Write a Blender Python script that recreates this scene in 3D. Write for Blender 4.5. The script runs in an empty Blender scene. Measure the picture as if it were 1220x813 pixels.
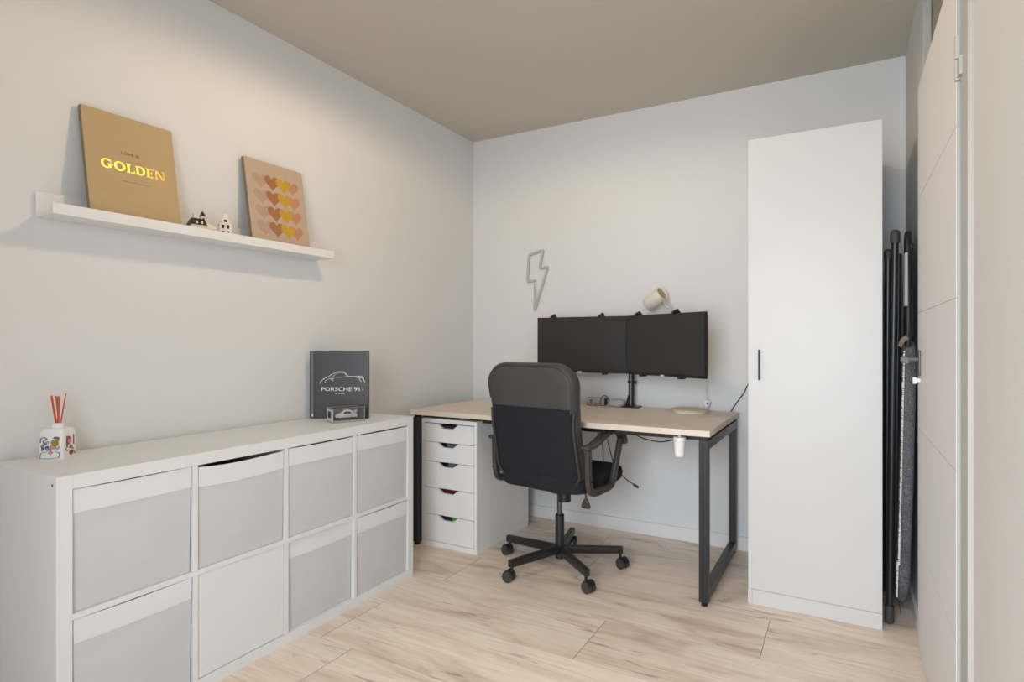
import bpy, bmesh, math, random
from mathutils import Vector, Matrix
random.seed(7)
PI = math.pi
SC = bpy.context.scene
COL = SC.collection
WM = {}            # world matrices of roots and parts

# ------------------------------------------------------------------ materials
def srgb(r, g, b):
    f = lambda c: (c/255/12.92) if c/255 <= .04045 else ((c/255+.055)/1.055)**2.4
    return (f(r), f(g), f(b), 1)

def mat(name, col, rough=.5, metal=0, bump=0, bscale=200, var=0, vscale=8, stretch=(1,1,1), spec=.5, trans=0, ior=1.45, coat=0):
    m = bpy.data.materials.new(name); m.use_nodes = True
    nt = m.node_tree; b = nt.nodes['Principled BSDF']
    b.inputs['Base Color'].default_value = col
    b.inputs['Roughness'].default_value = rough
    b.inputs['Metallic'].default_value = metal
    b.inputs['Specular IOR Level'].default_value = spec
    b.inputs['IOR'].default_value = ior
    if trans: b.inputs['Transmission Weight'].default_value = trans
    if coat: b.inputs['Coat Weight'].default_value = coat
    tc = nt.nodes.new('ShaderNodeTexCoord'); mp = nt.nodes.new('ShaderNodeMapping')
    mp.inputs['Scale'].default_value = stretch
    nt.links.new(tc.outputs['Object'], mp.inputs['Vector'])
    n = nt.nodes.new('ShaderNodeTexNoise'); n.inputs['Scale'].default_value = vscale; n.inputs['Detail'].default_value = 4
    nt.links.new(mp.outputs['Vector'], n.inputs['Vector'])
    mx = nt.nodes.new('ShaderNodeMixRGB'); mx.blend_type = 'MIX'
    v = max(var, .015)
    mx.inputs['Color1'].default_value = tuple(max(0, c*(1-v)) for c in col[:3])+(1,)
    mx.inputs['Color2'].default_value = tuple(min(1, c*(1+v)) for c in col[:3])+(1,)
    nt.links.new(n.outputs['Fac'], mx.inputs['Fac'])
    nt.links.new(mx.outputs['Color'], b.inputs['Base Color'])
    if bump:
        n2 = nt.nodes.new('ShaderNodeTexNoise'); n2.inputs['Scale'].default_value = bscale
        nt.links.new(tc.outputs['Object'], n2.inputs['Vector'])
        bp = nt.nodes.new('ShaderNodeBump'); bp.inputs['Strength'].default_value = bump; bp.inputs['Distance'].default_value = .002
        nt.links.new(n2.outputs['Fac'], bp.inputs['Height']); nt.links.new(bp.outputs['Normal'], b.inputs['Normal'])
    return m

M = {}
M['wall'] = mat('wall_paint', srgb(225,225,225), .9, bump=.15, bscale=120, var=.012, vscale=1.5)
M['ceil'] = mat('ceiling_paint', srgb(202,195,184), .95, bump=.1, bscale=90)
M['trim'] = mat('trim_paint', srgb(228,228,226), .5)
M['frame'] = mat('frame_paint_dimmed', srgb(180,178,172), .55)  # trim paint darkened to hold down window light on faces turned to it
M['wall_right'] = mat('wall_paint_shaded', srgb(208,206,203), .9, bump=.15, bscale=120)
M['door'] = mat('door_paint', srgb(224,223,224), .55)
M['transom'] = mat('transom_panel', srgb(150,140,124), .3)
M['white'] = mat('white_foil', srgb(232,233,233), .42, var=.012, vscale=3)
M['wardrobe'] = mat('wardrobe_foil', srgb(206,206,206), .38, var=.012, vscale=3)
M['whitewood'] = mat('white_stained_oak', srgb(226,228,229), .5, bump=.12, bscale=60, var=.02, vscale=20, stretch=(8,1,1))
M['bin'] = mat('bin_fabric', srgb(204,206,209), .95, bump=.25, bscale=900, var=.03, vscale=7, stretch=(1,1,4))
M['band'] = mat('bin_band', srgb(225,228,230), .85, bump=.2, bscale=700, var=.02, vscale=7, stretch=(1,1,4))
M['insert'] = mat('insert_door', srgb(226,228,228), .5)
M['dark'] = mat('dark_gap', srgb(25,24,24), .9)
M['black'] = mat('black_powder_coat', srgb(32,33,35), .33, bump=.05, bscale=900, spec=.6)
M['blackplastic'] = mat('black_plastic', srgb(30,30,32), .45)
M['rubber'] = mat('rubber_grey', srgb(62,60,58), .6)
M['screen'] = mat('screen_black', srgb(50,50,51), .38, spec=.35, var=.05, vscale=3)
M['leather'] = mat('dark_leather', srgb(66,65,65), .5, bump=.3, bscale=350, var=.04, vscale=15)
M['chairfabric'] = mat('black_fabric', srgb(31,31,36), .95, bump=.4, bscale=900, var=.15, vscale=40)
M['piping'] = mat('piping_vinyl', srgb(52,52,54), .42)
M['steel'] = mat('dark_steel', srgb(95,93,92), .3, metal=.8)
M['armplastic'] = mat('arm_plastic', srgb(64,61,58), .36)
M['silver'] = mat('silver_grey', srgb(165,163,165), .45, metal=.2)
M['greymesh'] = mat('grey_mesh_fabric', srgb(172,172,172), .9, bump=.3, bscale=900)
M['nickel'] = mat('nickel', srgb(104,102,99), .4, metal=.4)
M['neon'] = mat('unlit_tube', srgb(190,188,185), .8)
M['lamp'] = mat('lamp_cream', srgb(222,216,202), .45)
M['lampdark'] = mat('lamp_back', srgb(165,148,112), .6)
M['canvas_tan'] = mat('canvas_tan', srgb(190,164,124), .85, bump=.3, bscale=500, var=.03, vscale=6)
M['canvas_side'] = mat('canvas_side', srgb(140,122,98), .9)
M['canvas_pink'] = mat('canvas_pink', srgb(192,169,148), .85, bump=.3, bscale=500, var=.05, vscale=9)
M['gold'] = mat('gold_foil', srgb(178,148,58), .3, metal=.9)
M['greyprint'] = mat('grey_print', srgb(135,112,82), .8)
M['h1'] = mat('heart_nude', srgb(184,154,132), .85)
M['h2'] = mat('heart_rust', srgb(168,112,76), .85, var=.08, vscale=30)
M['h3'] = mat('heart_mustard', srgb(196,156,52), .85, var=.06, vscale=30)
M['h4'] = mat('heart_peach', srgb(190,138,104), .85, var=.06, vscale=30)
M['strap'] = mat('strap_webbing', srgb(120,112,102), .8)
M['porcelain'] = mat('porcelain', srgb(226,216,200), .3, coat=.4)
M['roofbrown'] = mat('roof_brown', srgb(52,34,26), .4)
M['orange'] = mat('orange_reed', srgb(205,84,44), .7, var=.12, vscale=60)
M['bookgrey'] = mat('book_cover', srgb(72,73,77), .35, var=.04)
M['spine'] = mat('book_spine', srgb(118,119,122), .4, var=.3, vscale=90)
M['paper'] = mat('paper', srgb(225,222,214), .9)
M['print_white'] = mat('print_white', srgb(236,236,236), .5)
M['carwhite'] = mat('car_white', srgb(240,240,240), .3, coat=.5)
M['casegrey'] = mat('case_grey', srgb(150,150,151), .6)
M['caseside'] = mat('case_side', srgb(190,190,190), .5)
M['doodle_blue'] = mat('doodle_blue', srgb(92,104,122), .6)
M['doodle_ochre'] = mat('doodle_ochre', srgb(170,130,46), .6)
M['doodle_pink'] = mat('doodle_pink', srgb(222,150,165), .6)
M['doodle_brown'] = mat('doodle_brown', srgb(146,82,60), .6)
M['red'] = mat('dark_red', srgb(96,28,26), .6)
M['green'] = mat('green', srgb(96,178,54), .6)
M['greydark'] = mat('drawer_grey', srgb(120,120,120), .8)
M['cordwhite'] = mat('white_cord', srgb(215,214,212), .6)
M['traywood'] = mat('tray_wood', srgb(212,190,160), .5, var=.08, vscale=10, stretch=(1,10,1))

def glass():
    m = bpy.data.materials.new('clear_acrylic'); m.use_nodes = True
    nt = m.node_tree; nt.nodes.remove(nt.nodes['Principled BSDF'])
    out = nt.nodes['Material Output']
    t = nt.nodes.new('ShaderNodeBsdfTransparent'); t.inputs['Color'].default_value = (.93,.93,.94,1)
    g = nt.nodes.new('ShaderNodeBsdfGlossy'); g.inputs['Roughness'].default_value = .08
    fr = nt.nodes.new('ShaderNodeFresnel'); fr.inputs['IOR'].default_value = 1.45
    mx = nt.nodes.new('ShaderNodeMixShader')
    nt.links.new(fr.outputs[0], mx.inputs[0]); nt.links.new(t.outputs[0], mx.inputs[1]); nt.links.new(g.outputs[0], mx.inputs[2])
    nt.links.new(mx.outputs[0], out.inputs['Surface'])
    return m
M['glass'] = glass()

class N:
    """small node-graph helper"""
    def __init__(s, nt): s.nt = nt
    def _set(s, node, i, v):
        if isinstance(v, bpy.types.NodeSocket): s.nt.links.new(v, node.inputs[i])
        else: node.inputs[i].default_value = v
    def math(s, op, a, b=0.0, c=None):
        n = s.nt.nodes.new('ShaderNodeMath'); n.operation = op
        s._set(n, 0, a); s._set(n, 1, b)
        if c is not None: s._set(n, 2, c)
        return n.outputs[0]
    def comb(s, x, y, z):
        n = s.nt.nodes.new('ShaderNodeCombineXYZ')
        for i, v in enumerate((x, y, z)): s._set(n, i, v)
        return n.outputs[0]
    def noise(s, vec, scale=5, detail=4, rough=.5, dist=0):
        n = s.nt.nodes.new('ShaderNodeTexNoise'); s._set(n, 'Vector', vec)
        n.inputs['Scale'].default_value = scale; n.inputs['Detail'].default_value = detail
        n.inputs['Roughness'].default_value = rough; n.inputs['Distortion'].default_value = dist
        return n.outputs['Fac']
    def ramp(s, fac, stops):
        n = s.nt.nodes.new('ShaderNodeValToRGB'); s._set(n, 0, fac)
        e = n.color_ramp.elements
        while len(e) < len(stops): e.new(.5)
        for el, (p, c) in zip(e, stops): el.position = p; el.color = c
        return n.outputs[0]
    def mix(s, mode, fac, a, b):
        n = s.nt.nodes.new('ShaderNodeMixRGB'); n.blend_type = mode
        s._set(n, 0, fac); s._set(n, 1, a); s._set(n, 2, b)
        return n.outputs[0]

def floor_mat():
    m = bpy.data.materials.new('oak_laminate'); m.use_nodes = True
    nt = m.node_tree; b = nt.nodes['Principled BSDF']; g = N(nt)
    tc = nt.nodes.new('ShaderNodeTexCoord'); sp = nt.nodes.new('ShaderNodeSeparateXYZ')
    nt.links.new(tc.outputs['Object'], sp.inputs[0]); x, y = sp.outputs[0], sp.outputs[1]
    W, L = .33, 1.38
    yy = g.math('DIVIDE', g.math('ADD', y, .795), W)
    k = g.math('FLOOR', yy); fy = g.math('SUBTRACT', yy, k)
    k1 = g.math('ADD', k, 1); k2 = g.math('ADD', k, 2)
    x0 = g.math('ADD', g.math('ADD', g.math('MULTIPLY', g.math('GREATER_THAN', k, -.5), .274), g.math('MULTIPLY', k1, .575)), g.math('MULTIPLY', g.math('MULTIPLY', k1, k2), -.16))
    xx = g.math('DIVIDE', g.math('SUBTRACT', x, g.math('ADD', x0, 1.951)), L)
    p = g.math('FLOOR', xx); fx = g.math('SUBTRACT', xx, p)
    wn = nt.nodes.new('ShaderNodeTexWhiteNoise'); wn.noise_dimensions = '2D'
    nt.links.new(g.comb(k, p, 0), wn.inputs['Vector']); rnd = wn.outputs['Value']
    ro = g.math('MULTIPLY', rnd, 37)
    big = g.noise(g.comb(g.math('MULTIPLY', x, 1.2), g.math('ADD', g.math('MULTIPLY', y, 5), ro), ro), 1.7, 4, .55, .8)
    fine = g.noise(g.comb(g.math('MULTIPLY', x, 3), g.math('ADD', g.math('MULTIPLY', y, 70), ro), ro), 1.5, 5, .65, .3)
    c = g.ramp(big, [(.28, srgb(206,184,166)), (.42, srgb(231,212,195)), (.58, srgb(244,229,213)), (.74, srgb(234,216,199))])
    c = g.mix('MULTIPLY', .4, c, g.ramp(fine, [(.3, srgb(206,196,188)), (.6, srgb(255,255,255))]))
    # long dark cracks: thin iso-lines of stretched noise, only in places
    cr = g.noise(g.comb(g.math('MULTIPLY', x, .8), g.math('ADD', g.math('MULTIPLY', y, 7), ro), g.math('ADD', ro, 4)), 1.3, 3, .5, .25)
    line = g.math('SUBTRACT', 1, g.math('MINIMUM', g.math('MULTIPLY', g.math('ABSOLUTE', g.math('SUBTRACT', cr, .52)), 90), 1))
    gate = g.noise(g.comb(g.math('MULTIPLY', x, 1.8), g.math('MULTIPLY', y, 3), ro), 2, 2)
    gate = g.ramp(gate, [(.53, (0,0,0,1)), (.62, (1,1,1,1))])
    c = g.mix('MIX', g.math('MULTIPLY', g.math('MULTIPLY', line, gate), .62), c, srgb(126,104,88))
    # short dark flecks
    fl = g.noise(g.comb(g.math('MULTIPLY', x, 5), g.math('ADD', g.math('MULTIPLY', y, 45), ro), 3), 1.6, 3, .6)
    flm = g.ramp(fl, [(.68, (0,0,0,1)), (.78, (1,1,1,1))])
    c = g.mix('MIX', g.math('MULTIPLY', flm, .35), c, srgb(140,116,98))
    tone = g.math('ADD', .955, g.math('MULTIPLY', rnd, .08))
    c = g.mix('MULTIPLY', 1, c, g.comb(tone, tone, tone))
    sy = g.math('LESS_THAN', g.math('MULTIPLY', g.math('MINIMUM', fy, g.math('SUBTRACT', 1, fy)), W), .0009)
    sx = g.math('LESS_THAN', g.math('MULTIPLY', g.math('MINIMUM', fx, g.math('SUBTRACT', 1, fx)), L), .0014)
    seam = g.math('MAXIMUM', g.math('MULTIPLY', sy, .35), g.math('MULTIPLY', sx, .75))
    c = g.mix('MIX', seam, c, srgb(96,82,70))
    nt.links.new(c, b.inputs['Base Color'])
    b.inputs['Roughness'].default_value = .42
    b.inputs['Specular IOR Level'].default_value = .35
    bp = nt.nodes.new('ShaderNodeBump'); bp.inputs['Strength'].default_value = .08; bp.inputs['Distance'].default_value = .002
    nt.links.new(fine, bp.inputs['Height']); nt.links.new(bp.outputs[0], b.inputs['Normal'])
    return m
M['floor'] = floor_mat()

def desk_mat():
    m = bpy.data.materials.new('desk_light_oak'); m.use_nodes = True
    nt = m.node_tree; b = nt.nodes['Principled BSDF']; g = N(nt)
    tc = nt.nodes.new('ShaderNodeTexCoord'); sp = nt.nodes.new('ShaderNodeSeparateXYZ')
    nt.links.new(tc.outputs['Object'], sp.inputs[0]); x, y, z = sp.outputs
    n1 = g.noise(g.comb(g.math('MULTIPLY', x, .8), g.math('MULTIPLY', y, 22), z), 1.5, 5, .6, .2)
    c = g.ramp(n1, [(.3, srgb(206,193,176)), (.5, srgb(220,208,193)), (.72, srgb(228,218,206))])
    nt.links.new(c, b.inputs['Base Color']); b.inputs['Roughness'].default_value = .45
    return m
M['desk'] = desk_mat()

def tweed_mat():
    m = bpy.data.materials.new('grey_tweed'); m.use_nodes = True
    nt = m.node_tree; b = nt.nodes['Principled BSDF']; g = N(nt)
    tc = nt.nodes.new('ShaderNodeTexCoord'); v = tc.outputs['Object']
    n1 = g.noise(v, 260, 3, .7); n2 = g.noise(v, 30, 3, .6)
    c = g.ramp(n1, [(.35, srgb(62,62,66)), (.55, srgb(108,108,113)), (.75, srgb(150,150,154))])
    c = g.mix('MULTIPLY', .5, c, g.ramp(n2, [(.3, srgb(170,170,170)), (.7, srgb(255,255,255))]))
    nt.links.new(c, b.inputs['Base Color']); b.inputs['Roughness'].default_value = .95
    return m
M['tweed'] = tweed_mat()

# ------------------------------------------------------------------ mesh helpers
def _mark(bm, n0, mi):
    bm.faces.ensure_lookup_table()
    for f in bm.faces[n0:]: f.material_index = mi

def box(bm, x0, x1, y0, y1, z0, z1, mi=0, bev=0, seg=2, mx=None):
    t = bmesh.new()
    v = [t.verts.new(p) for p in ((x0,y0,z0),(x1,y0,z0),(x1,y1,z0),(x0,y1,z0),(x0,y0,z1),(x1,y0,z1),(x1,y1,z1),(x0,y1,z1))]
    for f in ((0,3,2,1),(4,5,6,7),(0,1,5,4),(1,2,6,5),(2,3,7,6),(3,0,4,7)): t.faces.new([v[i] for i in f])
    if bev: bmesh.ops.bevel(t, geom=list(t.edges), offset=bev, segments=seg, affect='EDGES', profile=.5)
    if mx: bmesh.ops.transform(t, matrix=mx, verts=t.verts)
    merge(bm, t, mi)
    return bm

def merge(bm, t, mi=0, keep=False):
    me = bpy.data.meshes.new('tmp')
    if not keep:
        for f in t.faces: f.material_index = mi
    t.to_mesh(me); t.free(); bm.from_mesh(me); bpy.data.meshes.remove(me)

def frame_of(d, up=None):
    d = d.normalized(); u = Vector(up) if up else (Vector((0,0,1)) if abs(d.z) < .95 else Vector((1,0,0)))
    s = d.cross(u).normalized(); return s, s.cross(d).normalized()

def sweep(bm, pts, section, mi=0, up=None, closed=False, scales=None, cap=True):
    """sweep a closed 2-D section (list of (a,b)) along pts"""
    t = bmesh.new(); P = [Vector(p) for p in pts]; n = len(P); rings = []
    s_prev = None
    for i, p in enumerate(P):
        if closed: d = P[(i+1) % n]-P[i-1]
        else: d = P[min(i+1, n-1)]-P[max(i-1, 0)]
        d.normalize()
        if up: s, u = frame_of(d, up)
        elif s_prev is None: s, u = frame_of(d)
        else:
            s = (s_prev-d*s_prev.dot(d)).normalized(); u = s.cross(d).normalized()
        s_prev = s
        k = scales[i] if scales else 1
        rings.append([t.verts.new(p+s*a*k+u*b*k) for a, b in section])
    m = len(section)
    for i in range(n if closed else n-1):
        A, B = rings[i], rings[(i+1) % n]
        for j in range(m): t.faces.new((A[j], A[(j+1) % m], B[(j+1) % m], B[j]))
    if not closed and cap:
        t.faces.new(rings[0][::-1]); t.faces.new(rings[-1])
    bmesh.ops.recalc_face_normals(t, faces=t.faces)
    merge(bm, t, mi)
    return bm

def circ(r, n=12): return [(r*math.cos(2*PI*i/n), r*math.sin(2*PI*i/n)) for i in range(n)]
def rrect(w, h, r, n=3):
    o = []
    for cx, cy, a in ((w/2-r,h/2-r,0),(-w/2+r,h/2-r,PI/2),(-w/2+r,-h/2+r,PI),(w/2-r,-h/2+r,1.5*PI)):
        for i in range(n+1): o.append((cx+r*math.cos(a+PI/2*i/n), cy+r*math.sin(a+PI/2*i/n)))
    return o
def tube(bm, pts, r, n=10, mi=0, closed=False): return sweep(bm, pts, circ(r, n), mi, closed=closed)
def cyl(bm, p, q, r, n=20, mi=0, r2=None):
    return sweep(bm, [p, q], circ(r, n), mi, scales=[1, (r2/r if r2 else 1)])

def smooth(pts, sub=6, closed=False):
    P = [Vector(p) for p in pts]; n = len(P); out = []
    for i in range(n if closed else n-1):
        if closed: a, b, c, d = P[i-1], P[i], P[(i+1) % n], P[(i+2) % n]
        else: a, b, c, d = P[max(i-1,0)], P[i], P[i+1], P[min(i+2,n-1)]
        for k in range(sub):
            t = k/sub
            out.append(.5*((2*b)+(c-a)*t+(2*a-5*b+4*c-d)*t*t+(3*b-a-3*c+d)*t**3))
    if not closed: out.append(P[-1])
    return out

def lathe(bm, prof, n=24, mi=0, mx=None):
    t = bmesh.new(); rings = []
    for r, z in prof:
        rings.append([t.verts.new((r*math.cos(2*PI*i/n), r*math.sin(2*PI*i/n), z)) for i in range(n)] if r > 1e-6 else [t.verts.new((0,0,z))])
    for A, B in zip(rings, rings[1:]):
        for j in range(n):
            k = (j+1) % n
            if len(A) == 1 and len(B) == 1: continue
            if len(A) == 1: t.faces.new((A[0], B[k], B[j]))
            elif len(B) == 1: t.faces.new((A[j], A[k], B[0]))
            else: t.faces.new((A[j], A[k], B[k], B[j]))
    if len(rings[0]) > 1: t.faces.new(rings[0][::-1])
    if len(rings[-1]) > 1: t.faces.new(rings[-1])
    bmesh.ops.recalc_face_normals(t, faces=t.faces)
    if mx: bmesh.ops.transform(t, matrix=mx, verts=t.verts)
    merge(bm, t, mi)
    return bm

def prism(bm, poly, d, mi=0, mx=None):
    """extrude polygon (x,z) from y=0 to y=d; mx places it"""
    t = bmesh.new()
    A = [t.verts.new((x, 0, z)) for x, z in poly]; B = [t.verts.new((x, d, z)) for x, z in poly]
    n = len(poly)
    t.faces.new(A); t.faces.new(B[::-1])
    for i in range(n): t.faces.new((A[i], B[i], B[(i+1) % n], A[(i+1) % n]))
    bmesh.ops.recalc_face_normals(t, faces=t.faces)
    bmesh.ops.triangulate(t, faces=[f for f in t.faces if len(f.verts) > 4])
    if mx: bmesh.ops.transform(t, matrix=mx, verts=t.verts)
    merge(bm, t, mi)
    return bm

def loft(bm, rings, mi=0, cap=True):
    t = bmesh.new(); R = [[t.verts.new(p) for p in r] for r in rings]; m = len(rings[0])
    for A, B in zip(R, R[1:]):
        for j in range(m): t.faces.new((A[j], A[(j+1) % m], B[(j+1) % m], B[j]))
    if cap: t.faces.new(R[0][::-1]); t.faces.new(R[-1])
    bmesh.ops.recalc_face_normals(t, faces=t.faces)
    merge(bm, t, mi)
    return bm

def text(bm, body, size, width, mx, mi=0, depth=.0004):
    """flat lettering, left edge at x=0, baseline z=0, on the x-z plane facing -y"""
    cu = bpy.data.curves.new('t', 'FONT'); cu.body = body; cu.size = size; cu.extrude = depth; cu.resolution_u = 3
    o = bpy.data.objects.new('t', cu); COL.objects.link(o)
    dg = bpy.context.evaluated_depsgraph_get(); dg.update()
    me = bpy.data.meshes.new_from_object(o.evaluated_get(dg))
    bpy.data.objects.remove(o); bpy.data.curves.remove(cu)
    t = bmesh.new(); t.from_mesh(me); bpy.data.meshes.remove(me)
    xs = [v.co.x for v in t.verts]; x0, x1 = min(xs), max(xs)
    for v in t.verts: v.co = Vector(((v.co.x-x0)*width/(x1-x0), -v.co.z, v.co.y))
    bmesh.ops.recalc_face_normals(t, faces=t.faces)
    bmesh.ops.transform(t, matrix=mx, verts=t.verts)
    merge(bm, t, mi)

# ------------------------------------------------------------------ object helpers
def obj(name, bm, mats, parent=None, sm=None, world=True):
    """link bm as one mesh object; bm is in world space when world, else in the parent's space"""
    if isinstance(mats, str): mats = [mats]
    if parent is not None and world:
        bmesh.ops.transform(bm, matrix=WM[parent.name].inverted(), verts=bm.verts)
    me = bpy.data.meshes.new(name); bm.to_mesh(me); bm.free()
    for m in mats: me.materials.append(M[m])
    o = bpy.data.objects.new(name, me); COL.objects.link(o)
    if parent is not None: o.parent = parent; WM[o.name] = WM[parent.name].copy()
    else: WM[o.name] = Matrix.Identity(4)
    if sm is not None:
        me.polygons.foreach_set('use_smooth', [True]*len(me.polygons))
        try: me.set_sharp_from_angle(angle=math.radians(sm))
        except Exception: pass
    return o

def thing(name, label, cat, loc=(0,0,0), rot=(0,0,0), group=None):
    o = bpy.data.objects.new(name, None); o.empty_display_size = .05; COL.objects.link(o)
    o.location = loc; o.rotation_euler = rot
    from mathutils import Euler
    WM[o.name] = Matrix.Translation(loc) @ Euler(rot).to_matrix().to_4x4()
    o['label'] = label; o['category'] = cat
    if group: o['group'] = group
    return o
def tag(o, label, cat, group=None):
    o['label'] = label; o['category'] = cat
    if group: o['group'] = group
    return o
def struct(name, bm, mats, parent=None, sm=None):
    o = obj(name, bm, mats, parent, sm)
    if parent is None: o['kind'] = 'structure'
    return o
def origin_to(o, loc):
    """move a single-mesh object's origin to its base point"""
    o.data.transform(Matrix.Translation(-Vector(loc))); o.location = loc
    WM[o.name] = Matrix.Translation(loc)
B = bmesh.new

# ------------------------------------------------------------------ the room
RW, RH, RS = 2.465, 2.490, -3.70
RB = RS-.85      # outer face of the unseen bay, its depth set to shape the window light     # right wall, ceiling height, rear wall
struct('floor', box(B(), -.1, RW+.12, RB-.1, .1, -.08, 0), 'floor')
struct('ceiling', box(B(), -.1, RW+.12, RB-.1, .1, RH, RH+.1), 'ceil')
struct('wall_left', box(B(), -.1, 0, RB-.1, .1, 0, RH), 'wall')
struct('wall_back', box(B(), 0, RW, 0, .1, 0, RH), 'wall')
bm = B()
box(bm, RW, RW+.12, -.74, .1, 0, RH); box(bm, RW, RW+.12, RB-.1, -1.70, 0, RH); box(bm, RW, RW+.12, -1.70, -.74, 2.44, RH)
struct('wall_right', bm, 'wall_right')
bm = B()      # unseen rear wall behind the camera; deep bay added to shade the near left
box(bm, 0, 1.30, RB, RS, 0, RH); box(bm, 2.40, RW, RB, RS, 0, RH)
box(bm, 1.30, 2.40, RB, RS, 0, .25); box(bm, 1.30, 2.40, RB, RS, 2.2, RH)
struct('wall_front', bm, 'wall')
bm = B()
for x in (1.30, 2.34): box(bm, x, x+.06, RB-.05, RB, .25, 2.2)
box(bm, 1.36, 2.34, RB-.05, RB, .25, .31); box(bm, 1.36, 2.34, RB-.05, RB, 2.14, 2.2)
struct('window_1', bm, 'trim')
struct('baseboard_back', box(B(), 0, RW, -.012, 0, 0, .075, bev=.002), 'trim')
struct('baseboard_left', box(B(), 0, .012, RS, -.012, 0, .075, bev=.002), 'trim')
struct('baseboard_right', box(B(), RW-.012, RW, -.748, -.012, 0, .075, bev=.002), 'trim')
# door in the right wall: frame, transom, leaf that lies proud of the frame
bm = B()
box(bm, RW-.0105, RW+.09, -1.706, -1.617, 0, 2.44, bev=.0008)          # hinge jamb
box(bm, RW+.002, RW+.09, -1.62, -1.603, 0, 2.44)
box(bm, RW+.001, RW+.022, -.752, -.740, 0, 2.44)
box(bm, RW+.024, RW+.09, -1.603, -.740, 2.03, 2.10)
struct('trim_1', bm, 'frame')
struct('window_2', box(B(), RW+.024, RW+.036, -1.603, -.742, 2.10, 2.44), 'transom')
bm = B()
LX = 2.448
box(bm, LX+.0012, LX+.022, -1.598, -.742, .012, 2.058, 1)  # leaf edge coloured darker than its face to offset the window light
zz = [.012, .395, .808, 1.229, 1.645, 2.058]
for a, b in zip(zz, zz[1:]): box(bm, LX, LX+.0016, -1.5978, -.742, a+.0012, b-.0012)
dr = struct('door_1', bm, ['door', 'frame']); 
bm = B()
cyl(bm, (2.452, -1.606, 1.752), (2.452, -1.606, 1.800), .009, 16); cyl(bm, (2.452, -1.606, 1.803), (2.452, -1.606, 1.858), .009, 16)
box(bm, 2.4475, 2.4548, -1.640, -1.606, 1.755, 1.80)
obj('hinge', bm, 'frame', dr, 40)
bm = B()   # lever handle: rose plate, neck, lever
box(bm, LX-.006, LX, -.835, -.795, 1.000, 1.092, bev=.002)
cyl(bm, (LX, -.815, 1.060), (LX-.052, -.815, 1.060), .010, 14)
sweep(bm, smooth([(LX-.05, -.812, 1.060), (LX-.054, -.86, 1.060), (LX-.052, -.93, 1.058)], 5), rrect(.016, .022, .005), up=(0,0,1))
obj('door_handle', bm, 'nickel', dr, 40)
bm = B(); cyl(bm, (LX, -.815, .985), (LX-.012, -.815, .985), .008, 14); box(bm, LX-.022, LX-.010, -.818, -.812, .972, .995, bev=.001)
k = obj('lock_turn', bm, 'print_white', dr, 40)

# ------------------------------------------------------------------ cube storage unit with bins
KX0, KX1, KY0, KY1, KH = .0226, .4126, -2.6155, -1.1505, .765
t = thing('storage_unit', 'long low white cube storage unit of eight compartments against the left wall', 'shelf unit', ((KX0+KX1)/2, (KY0+KY1)/2, 0))
T = .038; C0 = KY0+T; CW = .335; D = .0163
obj('top_panel', box(B(), KX0, KX1, KY0+T, KY1-T, KH-T, KH, bev=.0008), 'whitewood', t)
obj('base_panel', box(B(), KX0, KX1, KY0+T, KY1-T, 0, T, bev=.0008), 'whitewood', t)
sp = obj('side_panel', box(B(), KX0, KX1, KY0, KY0+T, 0, KH, bev=.0008), 'whitewood', t)
bm = B(); cyl(bm, (.3915, KY0-.0004, .742), (.3915, KY0+.002, .742), .0042, 12); obj('screw_hole', bm, 'rubber', sp)
obj('side_panel', box(B(), KX0, KX1, KY1-T, KY1, 0, KH, bev=.0008), 'whitewood', t)
cells = [C0+i*(CW+D) for i in range(4)]
for c in cells[1:]: obj('divider', box(B(), KX0, KX1-.001, c-D, c, T, KH-T, bev=.0006), 'whitewood', t)
ZM = (KH)/2
for c in cells: obj('shelf', box(B(), KX0, KX1-.001, c, c+CW, ZM-.008, ZM+.008, bev=.0006), 'whitewood', t)
obj('insert_door', box(B(), KX1-.022, KX1-.006, cells[1]+.002, cells[1]+CW-.002, T+.002, ZM-.010, bev=.001), 'insert', t)

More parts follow.
